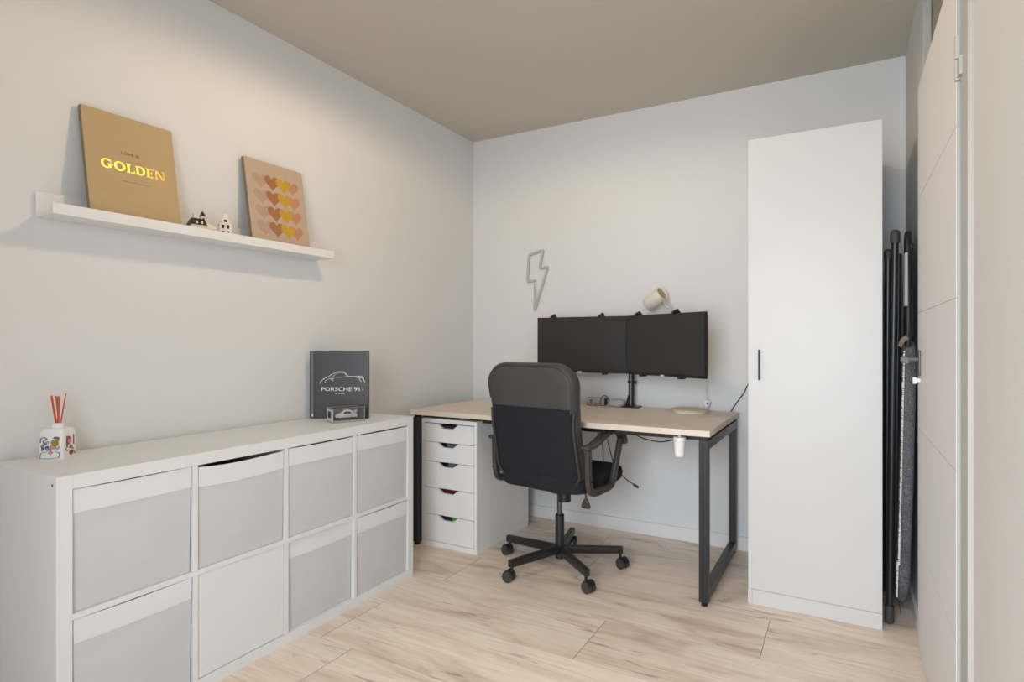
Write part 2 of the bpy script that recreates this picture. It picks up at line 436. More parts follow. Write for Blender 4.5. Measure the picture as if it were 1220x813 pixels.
def make_bin(name, label, y, z0, gap_l, gap_r, recess, seedv):
    """fabric bin, open at the back of the photo's view: tapered box with a stiff pale band along the rim"""
    rng = random.Random(seedv)
    t = thing(name, label, 'storage bin', (KX1-.19-recess, y+CW/2, z0), group='fabric bins in the white cube unit')
    w, h, d = CW-.006, .3345, .36
    xf = KX1-.004-recess; y0 = y+.003; y1 = y0+w
    nu, nv = 13, 12
    def P(u, v):
        top = h-(gap_l*(1-u)+gap_r*u)-.0025*math.sin(PI*u)-(.005*math.sin(PI*u**.7) if seedv == 2 else 0)
        bow = .005*math.sin(PI*u)*math.sin(PI*v)+.0016*math.sin(u*7+seedv)*math.sin(v*9+seedv)*math.sin(PI*u)
        ins = .003*(1-v)
        return (xf+bow-.004*(1-v), y0+ins+(w-2*ins)*u, z0+.001+v*top)
    def sheet(v0, v1, off, rows, mi=0):
        b = bmesh.new()
        G = [[b.verts.new(Vector(P(i/(nu-1), v0+(v1-v0)*j/(rows-1)))+Vector((off,0,0))) for i in range(nu)] for j in range(rows)]
        for j in range(rows-1):
            for i in range(nu-1): b.faces.new((G[j][i], G[j][i+1], G[j+1][i+1], G[j+1][i]))
        e = bmesh.ops.extrude_face_region(b, geom=list(b.faces))
        for g in e['geom']:
            if isinstance(g, bmesh.types.BMVert): g.co.x -= .004
        bmesh.ops.recalc_face_normals(b, faces=b.faces)
        return b
    bm = sheet(0, .985, 0, nv)
    box(bm, xf-d, xf-.006, y0+.001, y0+.005, z0+.001, z0+h-.02); box(bm, xf-d, xf-.006, y1-.005, y1-.001, z0+.001, z0+h-.02)
    box(bm, xf-d, xf-d+.004, y0+.004, y1-.004, z0+.001, z0+h-.02); box(bm, xf-d, xf-.006, y0+.004, y1-.004, z0+.0005, z0+.004)
    obj('box_body', bm, 'bin', t, 40)
    obj('rim_band', sheet(.805, 1.0, .0022, 5), 'band', t, 40)
    return t
Z1, Z0 = ZM+.008, T
make_bin('storage_bin', 'grey-white fabric bin in the top row, the one nearest the reed diffuser', cells[0], Z1, .001, .000, .004, 1)
make_bin('storage_bin', 'fabric bin in the top row, directly above the plain white insert door', cells[1], Z1, .006, .007, .002, 2)
make_bin('storage_bin', 'fabric bin in the top row, third from the diffuser end', cells[2], Z1, .002, .004, .002, 3)
make_bin('storage_bin', 'fabric bin in the top row, nearest the desk', cells[3], Z1, .003, .004, .002, 4)
make_bin('storage_bin', 'fabric bin in the bottom row, cut off by the photo edge', cells[0], Z0, .000, .000, .001, 5)
make_bin('storage_bin', 'fabric bin in the bottom row, right of the plain insert door, set back slightly', cells[2], Z0, .000, .000, .010, 6)
make_bin('storage_bin', 'fabric bin in the bottom row, at the end nearest the desk', cells[3], Z0, .001, .002, .003, 7)

# ------------------------------------------------------------------ picture ledge and what stands on it
LY0, LY1, LZ = -2.503, -1.373, 1.527
t = thing('picture_ledge', 'long white picture ledge fixed to the left wall above the storage unit', 'shelf', (.06, (LY0+LY1)/2, LZ-.012))
obj('back_panel', box(B(), 0.0005, .013, LY0, LY1, LZ-.012, LZ+.070, bev=.001), 'white', t)
obj('ledge', box(B(), .013, .108, LY0, LY1, LZ-.012, LZ, bev=.001), 'white', t)
obj('front_lip', box(B(), .108, .120, LY0, LY1, LZ-.012, LZ+.022, bev=.001), 'white', t)

def canvas(label, yc, tilt, w, h, x0, face):
    t = thing('canvas_print', label, 'picture', (x0, yc, LZ+.002), (-tilt, 0, PI/2))
    bm = B(); box(bm, -w/2, w/2, 0.0012, .018, 0, h, bev=.0015)
    obj('stretcher_frame', bm, 'canvas_side', t, world=False)
    bm = B(); box(bm, -w/2+.0005, w/2-.0005, 0, .0014, .0005, h-.0005)
    obj('canvas', bm, face, t, world=False)
    return t
def quad(bm, pts, mi=0, y=-.0006):
    prism(bm, pts, .0006, mi, Matrix.Translation((0, y, 0)))

# canvas with lettering
t = canvas('tan canvas with gold lettering, the larger print at the near end of the ledge', -2.237, math.radians(10.2), .30, .385, .094, 'canvas_tan')
bm = B(); text(bm, 'LOVE IS', .0145, .058, Matrix.Translation((-.036, -.0008, .243))); obj('small_lettering', bm, 'greyprint', t, world=False)
bm = B(); quad(bm, [(-.042,.146),(.050,.146),(.050,.1472),(-.042,.1472)]); obj('printed_line', bm, 'greyprint', t, world=False)
def ringpoly(bm, cx, cz, rx, rz, ix, iz, a0=0, a1=2*PI, n=28):
    for i in range(n):
        p, q = a0+(a1-a0)*i/n, a0+(a1-a0)*(i+1)/n
        quad(bm, [(cx+rx*math.cos(p), cz+rz*math.sin(p)), (cx+rx*math.cos(q), cz+rz*math.sin(q)), (cx+ix*math.cos(q), cz+iz*math.sin(q)), (cx+ix*math.cos(p), cz+iz*math.sin(p))])
def bar(bm, x0, x1, z0, z1): quad(bm, [(x0,z0),(x1,z0),(x1,z1),(x0,z1)])
bm = B(); H = .037; zb = 0.; thick = .0085; thin = .003
# G
x = -.106; ringpoly(bm, x+.019, zb+H/2, .019, H/2+.0005, .011, H/2-.003, math.radians(42), math.radians(318))
bar(bm, x+.026, x+.0335, zb+.002, zb+.017); bar(bm, x+.021, x+.039, zb+.015, zb+.018); bar(bm, x+.031, x+.0335, zb+.024, zb+.035)
# O
x = -.062; ringpoly(bm, x+.019, zb+H/2, .019, H/2+.0005, .0105, H/2-.0028)
# L
x = -.020; bar(bm, x+.004, x+.0115, zb, zb+H); bar(bm, x, x+.016, zb, zb+thin); bar(bm, x, x+.016, zb+H-thin, zb+H); bar(bm, x+.0115, x+.028, zb, zb+thin); quad(bm, [(x+.024,zb),(x+.028,zb),(x+.0295,zb+.012),(x+.0275,zb+.012)])
# D
x = .013; bar(bm, x+.003, x+.0105, zb, zb+H); bar(bm, x, x+.017, zb, zb+thin); bar(bm, x, x+.017, zb+H-thin, zb+H); ringpoly(bm, x+.016, zb+H/2, .018, H/2, .010, H/2-thin, -PI/2, PI/2, 14)
# E
x = .052; bar(bm, x+.003, x+.0105, zb, zb+H); bar(bm, x, x+.026, zb, zb+thin); bar(bm, x, x+.025, zb+H-thin, zb+H); bar(bm, x+.0105, x+.020, zb+.0175, zb+.0205)
quad(bm, [(x+.022,zb),(x+.026,zb),(x+.0275,zb+.011),(x+.026,zb+.011)]); quad(bm, [(x+.022,zb+H),(x+.025,zb+H),(x+.0255,zb+H-.009),(x+.024,zb+H-.009)]); bar(bm, x+.019, x+.021, zb+.013, zb+.025)
# N
x = .084; bar(bm, x+.003, x+.006, zb, zb+H); bar(bm, x, x+.010, zb, zb+thin); quad(bm, [(x,zb+H),(x+.010,zb+H),(x+.034,zb),(x+.0275,zb)]); bar(bm, x+.031, x+.034, zb, zb+H); bar(bm, x+.027, x+.038, zb+H-thin, zb+H)
bmesh.ops.transform(bm, matrix=Matrix.Translation((-.006, 0, .181)) @ Matrix.Diagonal((.93, 1, .86, 1)), verts=bm.verts)
obj('gold_lettering', bm, 'gold', t, world=False)
# canvas with hearts
t = canvas('pinkish beige canvas printed with four rows of overlapping hearts', -1.637, math.radians(9.5), .30, .378, .092, 'canvas_pink')
bm = B()
def heart(bm, cx, cz, w, h, mi, y):
    pts = []
    for i in range(28):
        a = 2*PI*i/28; X = 16*math.sin(a)**3; Z = 13*math.cos(a)-5*math.cos(2*a)-2*math.cos(3*a)-math.cos(4*a)
        pts.append((cx+X/32*w, cz+(Z+2.5)/29*h))
    c = []
    t_ = bmesh.new(); ctr = t_.verts.new((cx, y, cz-.002)); vs = [t_.verts.new((px, y, pz)) for px, pz in pts]
    for i in range(28): t_.faces.new((ctr, vs[(i+1) % 28], vs[i]))
    for f in t_.faces:
        f.normal_update()
        if f.normal.y > 0: f.normal_flip()
    merge(bm, t_, mi)
for r in range(4):
    zc = .285-r*.0695
    heart(bm, -.082, zc-.001, .078, .066, 0, -.0003)
    heart(bm, .083, zc-.001, .070, .064, 3, -.0004)
    heart(bm, -.022, zc, .076, .068, 1, -.0005)
    heart(bm, .036, zc, .074, .066, 2, -.0006)
obj('printed_hearts', bm, ['h1', 'h2', 'h3', 'h4'], t, world=False)

# two miniature houses
t = thing('miniature_house', 'tiny porcelain house with dark brown roof and small turret, on the ledge', 'figurine', (.080, -2.005, LZ), (0, 0, PI/2-.25)); t.scale = (1.12,)*3
bm = B(); box(bm, -.036, .012, -.018, .018, 0, .034, 0, .001); box(bm, .010, .040, -.022, .016, 0, .028, 0, .001)
for x in (-.030, -.021, -.012, -.003): box(bm, x, x+.005, -.0186, -.017, .010, .022, 1)
for x in (.015, .024, .032): box(bm, x, x+.005, -.0226, -.021, .010, .022, 1)
prism(bm, [(-.004,.046),(.010,.046),(.010,.066),(-.004,.066)], .014, 0, Matrix.Translation((.001,-.008,0)))
box(bm, .003, .008, -.0086, -.007, .052, .060, 1)
box(bm, -.024, -.014, -.004, .008, .045, .072, 0)
obj('walls', bm, ['porcelain', 'roofbrown'], t, world=False)
bm = B()
loft(bm, [[(-.040,-.022,.034),(.014,-.022,.034),(.014,.022,.034),(-.040,.022,.034)], [(-.031,-.010,.056),(.008,-.010,.056),(.008,.010,.056),(-.031,.010,.056)]])
loft(bm, [[(-.005,-.011,.066),(.013,-.011,.066),(.013,.009,.066),(-.005,.009,.066)], [(.0035,-.0015,.084),(.0045,-.0015,.084),(.0045,-.0005,.084),(.0035,-.0005,.084)]])
obj('roof', bm, 'roofbrown', t, world=False)
bm = B(); 
for x in (-.022, -.006): box(bm, x, x+.006, -.021, -.008, .037, .046)
prism(bm, [(.012,.028),(.042,.028),(.042,.030),(.012,.045)], .036, 0, Matrix.Translation((0,-.021,0)))
obj('dormers', bm, 'porcelain', t, world=False)
t = thing('miniature_house', 'tiny porcelain canal house with tall bell gable, beside the hearts canvas', 'figurine', (.080, -1.906, LZ), (0, 0, PI/2-.5)); t.scale = (1.12,)*3
bm = B()
prism(bm, [(-.020,0),(.020,0),(.020,.052),(.013,.058),(.011,.070),(.006,.074),(.005,.086),(-.005,.086),(-.006,.074),(-.011,.070),(-.013,.058),(-.020,.052)], .006, 0, Matrix.Translation((0,-.022,0)))
box(bm, -.019, .019, -.017, .020, 0, .050, 0)
for x in (-.012, .004):
    for z in (.014, .036): box(bm, x, x+.008, -.0226, -.021, z, z+.013, 1)
box(bm, -.005, .005, -.0226, -.021, .058, .067, 1)
for x in (-.016, -.004, .008): box(bm, x, x+.009, -.0228, -.021, .001, .006, 1)
for y in (-.010, .004): box(bm, -.0196, -.018, y, y+.008, .012, .026, 1)
obj('walls', bm, ['porcelain', 'roofbrown'], t, world=False)
bm = B(); prism(bm, [(-.021,.050),(.021,.050),(0,.078)], .036, 0, Matrix.Translation((0,-.0158,0))); obj('roof', bm, 'roofbrown', t, world=False)

# ------------------------------------------------------------------ on the storage unit
# reed diffuser bottle
DZ = KH
t = thing('diffuser_bottle', 'square white porcelain reed diffuser bottle with colourful doodles', 'diffuser', (.1035, -2.482, DZ), (0, 0, math.radians(35)))
bm = B()
def sq(s, z, r=.006): return [(a, b, z) for a, b in rrect(2*s, 2*s, r, 4)]
loft(bm, [sq(.0335,.0), sq(.0345,.003), sq(.0335,.060), sq(.0325,.083), sq(.0290,.091,.010), sq(.016,.095,.0155)])
obj('bottle_body', bm, 'carwhite', t, 40, world=False)
bm = B(); lathe(bm, [(.0155,.094),(.0155,.100),(.0165,.101),(.0165,.108),(.0085,.108),(.008,.100)], 24); obj('bottle_neck', bm, 'carwhite', t, 40, world=False)
bm = B()
def dood(pts, mi, r=.0009, face=0):
    P = []
    for u, v in pts:
        s = .0352-.0018*v/.08
        P.append((u, -s, v) if face == 0 else (s, u, v))
    sweep(bm, smooth(P, 4), circ(r, 6), mi)
def blob(u, v, a, b, mi, face=0, n=14, k=0):
    s = .0351-.0018*v/.08+.0002*k
    mx = Matrix.Translation((0, -s, 0)) if face == 0 else Matrix.Rotation(PI/2, 4, 'Z') @ Matrix.Translation((0, -s, 0))
    prism(bm, [(u+a*math.cos(2*PI*i/n)*(1+.15*math.sin(3*i)), v+b*math.sin(2*PI*i/n)) for i in range(n)], .0015, mi, mx)
dood([(-.028,.052),(-.027,.064),(-.018,.068),(-.010,.063),(-.014,.060),(-.020,.056),(-.018,.050)], 0, .0016)
for i in range(16):
    u, v = random.uniform(-.028,-.002), random.uniform(.030,.054)
    dood([(u,v),(u+.004,v+.003),(u+.006,v-.002),(u+.003,v-.004),(u,v-.001)], 0)
dood([(-.029,.004),(-.028,.014),(-.024,.022),(-.010,.024)], 0); blob(.016,.066,.010,.004,0); dood([(.012,.024),(.024,.022),(.026,.014),(.024,.008)], 0)
dood([(-.027,.005),(-.010,.004),(.010,.005),(.026,.008)], 0, .0007)
blob(.008,.052,.007,.008,1); blob(.017,.053,.006,.009,1); blob(.013,.046,.010,.006,1,0,14,1); blob(.020,.060,.005,.004,1)
blob(.004,.040,.006,.006,2); blob(0,.022,.009,.008,2,0,4)
for i in range(7):
    u, v = random.uniform(.004,.026), random.uniform(.030,.042)
    dood([(u,v),(u+.003,v+.003),(u+.005,v),(u+.002,v-.003)], 0, .0007)
blob(-.004,.054,.010,.014,3,1); blob(-.012,.050,.005,.020,3,1); blob(-.002,.052,.006,.008,2,1,14,1); blob(.006,.016,.010,.008,3,1); blob(.005,.034,.008,.006,1,1)
dood([(.018,.070),(.018,.055),(.017,.040)], 3, .0018, 1)
for i in range(8):
    u, v = random.uniform(-.024,.020), random.uniform(.006,.040)
    dood([(u,v),(u+.004,v+.004),(u+.006,v-.001)], 0 if i % 2 else 3, .0009, 1)
obj('printed_doodles', bm, ['doodle_blue', 'doodle_ochre', 'doodle_pink', 'doodle_brown'], t, world=False)
# reeds standing in the bottle; image-right direction at the bottle is about (.87,.49)
cxb, cyb = .1035, -2.482
def reed(label, b, tp, r):
    e = Vector((.87,.49,0))
    p = Vector((cxb, cyb, DZ+.058))+e*b[0]+Vector((-.49,.87,0))*b[1]; q = Vector((cxb, cyb, DZ+tp[2]))+e*tp[0]+Vector((-.49,.87,0))*tp[1]
    o = obj('diffuser_reed', cyl(B(), p, q, r, 8), 'orange', None, 60); origin_to(o, p)
    tag(o, label, 'reed', 'orange reeds in the diffuser bottle')
reed('orange diffuser reed leaning furthest left in the bottle', (.003,0), (-.0235,.004,.191), .0030)
reed('orange diffuser reed leaning slightly left, second from the left', (.0035,.005), (-.0125,.008,.190), .0022)
reed('thick orange diffuser reed standing almost upright in the bottle', (.003,-.003), (.0045,-.004,.190), .0033)
reed('thin orange diffuser reed leaning right and ending highest', (-.002,.002), (.0165,.010,.197), .0020)

# book
BA = math.radians(30)
t = thing('book', 'dark grey hardback book with white car outline, standing upright behind the toy car case', 'book', (.055, -1.45, KH), (0, 0, BA))
bw, bh, bt = .262, .313, .030
bm = B(); box(bm, 0, bw, 0, .003, 0, bh, 0, .0008); box(bm, 0, bw, bt-.003, bt, 0, bh, 0, .0008)
obj('cover', bm, 'bookgrey', t, world=False)
bm = B(); sweep(bm, [(.002, bt/2, .0), (.002, bt/2, bh)], rrect(.008, bt, .003)); box(bm, -.0028, -.0015, .009, .020, .150, .290, 1); box(bm, .0004, .0075, -.0004, .001, .004, bh-.004, 1); box(bm, .001, .007, -.0008, .001, .012, .022, 2)
obj('spine', bm, ['bookgrey', 'spine', 'print_white'], t, 40, world=False)
obj('pages', box(B(), .006, bw-.004, .003, bt-.003, .003, bh-.003), 'paper', t, world=False)
bm = B(); box(bm, .013, .0145, -.0003, .0005, .001, bh-.001); obj('hinge_crease', bm, 'blackplastic', t, world=False)
bm = B()
text(bm, 'PORSCHE 911', .026, .194, Matrix.Translation((.046, -.0007, .129)))
text(bm, '50 YEARS', .009, .044, Matrix.Translation((.110, -.0007, .115)))
obj('cover_lettering', bm, 'print_white', t, world=False)
bm = B()
def ln(pts, r=.0011, w=None): sweep(bm, smooth([(x, -.0004, z) for x, z in pts], 5), circ(r, 6))
ln([(.038,.164),(.044,.174),(.056,.184),(.070,.192),(.094,.206),(.118,.217),(.142,.219),(.152,.216),(.163,.205),(.172,.198)], .0013)
ln([(.172,.198),(.192,.197),(.212,.197),(.230,.198),(.240,.192),(.243,.180),(.247,.172),(.246,.168)], .0013)
ln([(.084,.194),(.110,.193),(.140,.193),(.172,.198)], .0011); ln([(.098,.193),(.112,.207),(.135,.215),(.152,.212),(.163,.200)], .0007)
ln([(.038,.164),(.050,.168)], .0009); ln([(.052,.187),(.062,.187),(.068,.192)], .0008); ln([(.062,.169),(.068,.180),(.082,.185),(.094,.183),(.099,.174)], .0011)
ln([(.205,.194),(.220,.189),(.226,.180),(.230,.172)], .0012); ln([(.216,.195),(.228,.192),(.238,.188)], .0020); ln([(.090,.188),(.104,.184)], .0013)
obj('car_outline', bm, 'print_white', t, 60, world=False)

# display case with toy car
CA = math.atan2(.140, .052)
t = thing('display_case', 'small clear display case with grey backing, holding a white toy car before the book', 'display case', (.266, -1.518, KH), (0, 0, CA))
cl, cd, ch = .150, .072, .064     # local x along front, front faces -y, depth +y
bm = B(); box(bm, 0, cl, 0, cd, 0, .010, 0, .001); obj('base', bm, 'casegrey', t, world=False)
bm = B(); box(bm, .002, cl-.002, cd-.002, cd, .010, ch); box(bm, cl-.003, cl-.0014, .002, cd, .010, ch-.002); obj('backing', bm, 'casegrey', t, world=False)
bm = B(); box(bm, 0, .0015, .004, cd-.004, .006, ch-.006); box(bm, -.0002, 0, .022, .056, .020, .050, 1); obj('end_card', bm, ['caseside', 'blackplastic'], t, world=False)
bm = B(); box(bm, 0, cl, 0, .0012, .010, ch); box(bm, 0, cl, 0, cd, ch-.0012, ch); box(bm, cl-.0012, cl, .0012, cd, .010, ch-.0012)
obj('clear_cover', bm, 'glass', t, world=False)
bm = B()
for p, q in (((0,0,.010),(0,0,ch)),((cl,0,.010),(cl,0,ch)),((0,0,ch),(cl,0,ch)),((0,cd,ch),(cl,cd,ch)),((0,0,ch),(0,cd,ch))): cyl(bm, p, q, .0007, 6)
obj('cover_edges', bm, 'caseside', t, world=False)
t2 = thing('toy_car', 'white toy sports car inside the clear display case', 'toy car', tuple(WM[t.name] @ Vector((.076, .037, .010))), (0, 0, CA-.22)); t2.scale = (.96, .9, 1.22)
bm = B()
prof = [(-.050,.008),(-.052,.014),(-.047,.019),(-.030,.023),(-.022,.025),(-.010,.034),(.006,.037),(.020,.034),(.038,.026),(.048,.022),(.051,.014),(.049,.008)]
def carring(y, kx, kz): return [(x*kx, y, .008+(z-.008)*kz) for x, z in prof]
loft(bm, [carring(-.021,.96,.62), carring(-.0205,.985,.75), carring(-.015,1,.97), carring(0,1,1.02), carring(.015,1,.97), carring(.0205,.985,.75), carring(.021,.96,.62)])
box(bm, .036, .053, -.018, .018, .030, .032, 0, .0008); box(bm, .040, .046, -.014, -.012, .024, .031); box(bm, .040, .046, .012, .014, .024, .031)
obj('car_body', bm, 'carwhite', t2, 50, world=False)
bm = B()
prism(bm, [(-.018,.0215),(-.008,.0285),(.003,.0300),(.003,.0215)], .004, 0, Matrix.Translation((0,-.0214,0))); prism(bm, [(.005,.0215),(.005,.0300),(.014,.0285),(.024,.0225)], .004, 0, Matrix.Translation((0,-.0214,0)))
obj('side_window', bm, 'blackplastic', t2, world=False)
for x in (-.031, .031):
    for y in (-.020, .013):
        bm = B(); cyl(bm, (x, y, .0085), (x, y+.007, .0085), .0085, 16, 0); cyl(bm, (x, y-.0004 if y < 0 else y+.0074, .0085), (x, y+.003, .0085), .005, 12, 1)
        obj('wheel', bm, ['blackplastic', 'casegrey'], t2, 40, world=False)

# ------------------------------------------------------------------ desk
DX0, DX1, DY0, DY1, DT = .118, 1.720, -.812, -.035, .747
t = thing('desk', 'light oak desk with black steel frame legs in the far left corner', 'desk', ((DX0+DX1)/2, (DY0+DY1)/2, 0))
obj('tabletop', box(B(), DX0, DX1, DY0, DY1, DT-.026, DT, bev=.0012), 'desk', t)
for x0 in (DX0+.008, DX1-.046):
    x1 = x0+.038
    for y0 in (DY0+.004, DY1-.044):
        l = obj('leg', box(B(), x0, x1, y0, y0+.040, .018, DT-.042, bev=.0012), 'black', t)
        bm = B(); cyl(bm, (x0+.019, y0+.02, .008), (x0+.019, y0+.02, .02), .008, 12); cyl(bm, (x0+.019, y0+.02, 0), (x0+.019, y0+.02, .009), .013, 16)
        obj('foot', bm, 'blackplastic', l, 40)
    obj('bottom_rail', box(B(), x0+.001, x1-.001, DY0+.044, DY1-.044, .022, .060, bev=.001), 'black', t)
    obj('top_rail', box(B(), x0, x1, DY0+.044, DY1-.044, DT-.082, DT-.042, bev=.001), 'black', t)
    for y0 in (DY0+.02, (DY0+DY1)/2, DY1-.05): obj('spacer', box(B(), x0+.006, x1-.006, y0, y0+.03, DT-.042, DT-.026), 'blackplastic', t)
for y0 in (DY0+.10, DY1-.12): obj('cross_beam', box(B(), DX0+.046, DX1-.046, y0, y0+.04, DT-.058, DT-.027), 'black', t)

# drawer unit under the desk
AX0, AX1, AY0, AY1, AH = .160, .527, -.768, -.190, .700
t = thing('drawer_unit', 'white drawer unit with five cut-out drawers under the left end of the desk', 'drawer unit', ((AX0+AX1)/2, (AY0+AY1)/2, 0))
bm = B()
box(bm, AX0, AX0+.016, AY0, AY1, 0, AH, bev=.0008); box(bm, AX1-.016, AX1, AY0, AY1, 0, AH, bev=.0008)
box(bm, AX0+.016, AX1-.016, AY1-.008, AY1-.001, .03, AH-.02)
box(bm, AX0+.016, AX1-.016, AY0+.018, AY1-.009, .0, .012); box(bm, AX0+.016, AX1-.016, AY0, AY0+.016, 0, .026)
obj('carcass', bm, 'white', t)
obj('top_panel', box(B(), AX0+.016, AX1-.016, AY0, AY1-.008, AH-.022, AH, bev=.0008), 'white', t)
rows = [.676, .573, .466, .322, .175, .028]
for a, b in zip(rows, rows[1:]):
    z1, z0 = a-.002, b+.001; x0, x1 = AX0+.018, AX1-.018; xc = (x0+x1)/2-.004
    poly = [(x0,z0),(x1,z0),(x1,z1),(xc+.066,z1)]
    for i in range(9):
        a_ = i/8; u = .066-.132*a_
        s = min(1, (.066-abs(u))/.030); s = s*s*(3-2*s)
        if 0 < i < 8: poly.append((xc+u, z1-.024*s))
    poly += [(xc-.066,z1),(x0,z1)]
    bm = B(); prism(bm, poly, .016, 0, Matrix.Translation((0, AY0, 0)))
    d = obj('drawer', bm, 'white', t)
    bm = B(); box(bm, x0+.006, x1-.006, AY0+.016, AY1-.02, z0+.012, z0+.018); box(bm, x0+.004, x0+.012, AY0+.016, AY1-.02, z0+.012, z1-.02); box(bm, x1-.012, x1-.004, AY0+.016, AY1-.02, z0+.012, z1-.02)
    obj('drawer_tray', bm, 'white', d)
def stash(name, label, x0, x1, zt, h, m, y=.020):
    o = obj(name, box(B(), x0, x1, AY0+y, AY0+y+.16, zt-h, zt, bev=.003), m); origin_to(o, ((x0+x1)/2, AY0+y+.08, zt-h)); tag(o, label, 'box')
stash('box', 'dark red box glimpsed through the cut-out of the fourth drawer', .285, .42, .311, .10, 'red', .03)
stash('box', 'bright green box corner glimpsed through the cut-out of the lowest drawer', .353, .44, .166, .10, 'green', .024)
stash('box', 'grey box glimpsed through the cut-out of the top drawer', .27, .42, .660, .055, 'rubber', .035)
stash('box', 'grey box glimpsed through the cut-out of the second drawer', .30, .44, .560, .055, 'greydark', .045)
stash('box', 'grey box glimpsed through the cut-out of the third drawer', .31, .43, .452, .08, 'greydark', .045)

# ------------------------------------------------------------------ monitors and their stand
MW, MH, MT = .552, .322, 1.268
def monitor(label, p, ang, roll=0):
    t = thing('monitor', label, 'monitor', (p[0], p[1], MT-MH), (0, roll, ang), 'pair of black monitors above the desk')
    bm = B(); box(bm, 0, MW, .004, .022, 0, MH, 0, .002); box(bm, .10, MW-.10, .022, .040, .05, MH-.06, 0, .006)
    obj('housing', bm, 'blackplastic', t, world=False)
    obj('screen', box(B(), .003, MW-.003, .001, .004, .014, MH-.003), 'screen', t, world=False)
    bm = B(); box(bm, MW/2-.013, MW/2+.013, -.0012, .004, -.004, .0075, 0, .001); obj('badge', bm, 'caseside', t, world=False)
    bm = B(); box(bm, 0, MW, .0008, .0045, 0, .0125, 0, .0006); obj('lower_bezel', bm, 'blackplastic', t, world=False)
    return t
mL = monitor('black monitor on the left of the pair, parallel to the wall, behind the chair', (.603, -.220), 0)
mR = monitor('black monitor on the right of the pair, angled towards the chair', (1.1575, -.222), math.radians(-30))
PX, PYY = 1.143, -.085
t = thing('monitor_stand', 'black double monitor stand clamped to the back of the desk', 'monitor stand', (PX, PYY, DT))
bm = B(); sweep(bm, [(PX, PYY, DT), (PX, PYY, DT+.007)], rrect(.105, .085, .012), up=(0,1,0)); box(bm, PX-.03, PX+.03, PYY+.02, DY1+.012, DT-.0, DT+.004); box(bm, PX-.03, PX+.03, DY1+.004, DY1+.010, DT-.07, DT)
obj('base_plate', bm, 'black', t)
bm = B(); cyl(bm, (PX, PYY, DT+.005), (PX, PYY, 1.13), .0165, 20); loft(bm, [[(PX-.035,PYY-.006,DT+.007),(PX-.017,PYY-.006,DT+.007),(PX-.017,PYY+.006,DT+.007),(PX-.035,PYY+.006,DT+.007)], [(PX-.018,PYY-.006,DT+.07),(PX-.012,PYY-.006,DT+.07),(PX-.012,PYY+.006,DT+.07),(PX-.018,PYY+.006,DT+.07)]])
obj('pole', bm, 'black', t, 40)
bm = B(); cyl(bm, (PX-.0012, PYY-.0165, DT+.012), (PX-.0012, PYY-.0165, 1.0), .0028, 8); obj('cable_strip', bm, 'silver', t, 40)
for z in (.893, .945): bm = B(); cyl(bm, (PX, PYY, z-.006), (PX, PYY, z+.006), .021, 20); box(bm, PX+.012, PX+.032, PYY-.008, PYY+.008, z-.009, z+.006, 0, .002); obj('collar', bm, 'blackplastic', t, 40)
for tgt, elbow in (((.879, -.176), (1.00, -.06)), ((1.42, -.335), (1.30, -.12))):
    bm = B(); sweep(bm, [(PX, PYY, 1.10), (elbow[0], elbow[1], 1.10), (tgt[0], tgt[1], 1.10)], rrect(.03, .035, .006), up=(0,0,1)); obj('arm', bm, 'black', t, 40)
def clampset(mon):
    mw = WM[mon.name]
    for x, up in ((.104, 1), (.405, 1), (.118, 0), (.425, 0)):
        if mon is mR: x = {.104:.086, .405:.360, .118:.12, .425:.395}[x]
        bm = B()
        if up:
            box(bm, x-.012, x+.012, .020, .034, MH-.08, MH+.006, 0, .002); box(bm, x-.010, x+.012, -.004, .030, MH+.0005, MH+.010, 0, .002)
            cyl(bm, (x+.004, -.003, MH+.006), (x+.004, .02, MH+.014), .009, 12); box(bm, x-.014, x+.006, -.006, .000, MH-.006, MH+.008, 0, .002)
        else:
            box(bm, x-.012, x+.012, .020, .034, -.006, .08, 0, .002); box(bm, x-.012, x+.012, -.005, .030, -.009, -.0005, 0, .002); box(bm, x-.012, x+.012, -.006, -.0005, -.006, .006, 0, .002)
        bmesh.ops.transform(bm, matrix=mw, verts=bm.verts)
        obj('claw', bm, 'blackplastic', t, 40)
clampset(mL); clampset(mR)

# ------------------------------------------------------------------ things on and around the desk
t = thing('docking_station', 'small grey docking box with ports and a looped black cable, on the desk', 'docking station', (.936, -.085, DT), (0, 0, math.radians(6)))
bm = B(); sweep(bm, [(-.055, 0, .0235), (.050, 0, .0235)], rrect(.075, .045, .008), up=(0,0,1)); obj('housing', bm, 'silver', t, 40, world=False)
bm = B()
for x, z, w in ((-.028,.030,.018),(-.028,.017,.016),(.004,.014,.014),(.026,.014,.012)): box(bm, x-w/2, x+w/2, -.0384, -.036, z-.0028, z+.0028)
obj('ports', bm, 'blackplastic', t, world=False)
bm = B(); sweep(bm, [(.0499, 0, .0235), (.0515, 0, .0235)], rrect(.066, .037, .006), up=(0,0,1)); obj('end_cap', bm, 'rubber', t, world=False)
bm = B(); tube(bm, smooth([(.026,-.038,.014),(.030,-.052,.018),(.036,-.050,.046),(.046,-.030,.060),(.058,-.008,.055),(.063,.02,.035),(.062,.04,.006)], 6), .0024, 8); obj('cable', bm, 'blackplastic', t, 60, world=False)
o = obj('smart_speaker', lathe(B(), [(0,0),(.030,0),(.043,.004),(.050,.016),(.049,.028),(.040,.039),(.025,.043),(0,.044)], 32), 'greymesh', None, 60); o.location = (1.062, -.098, DT)
tag(o, 'small round grey fabric speaker on the desk beside the docking box', 'speaker')
t = thing('round_tray', 'thin round pale wooden tray lying on the right end of the desk', 'tray', (1.492, -.165, DT))
bm = B(); lathe(bm, [(0,.0),(.088,0),(.090,.003),(.090,.0085),(0,.0085)], 48, 0); obj('tray_foot', bm, 'print_white', t, 40, world=False)
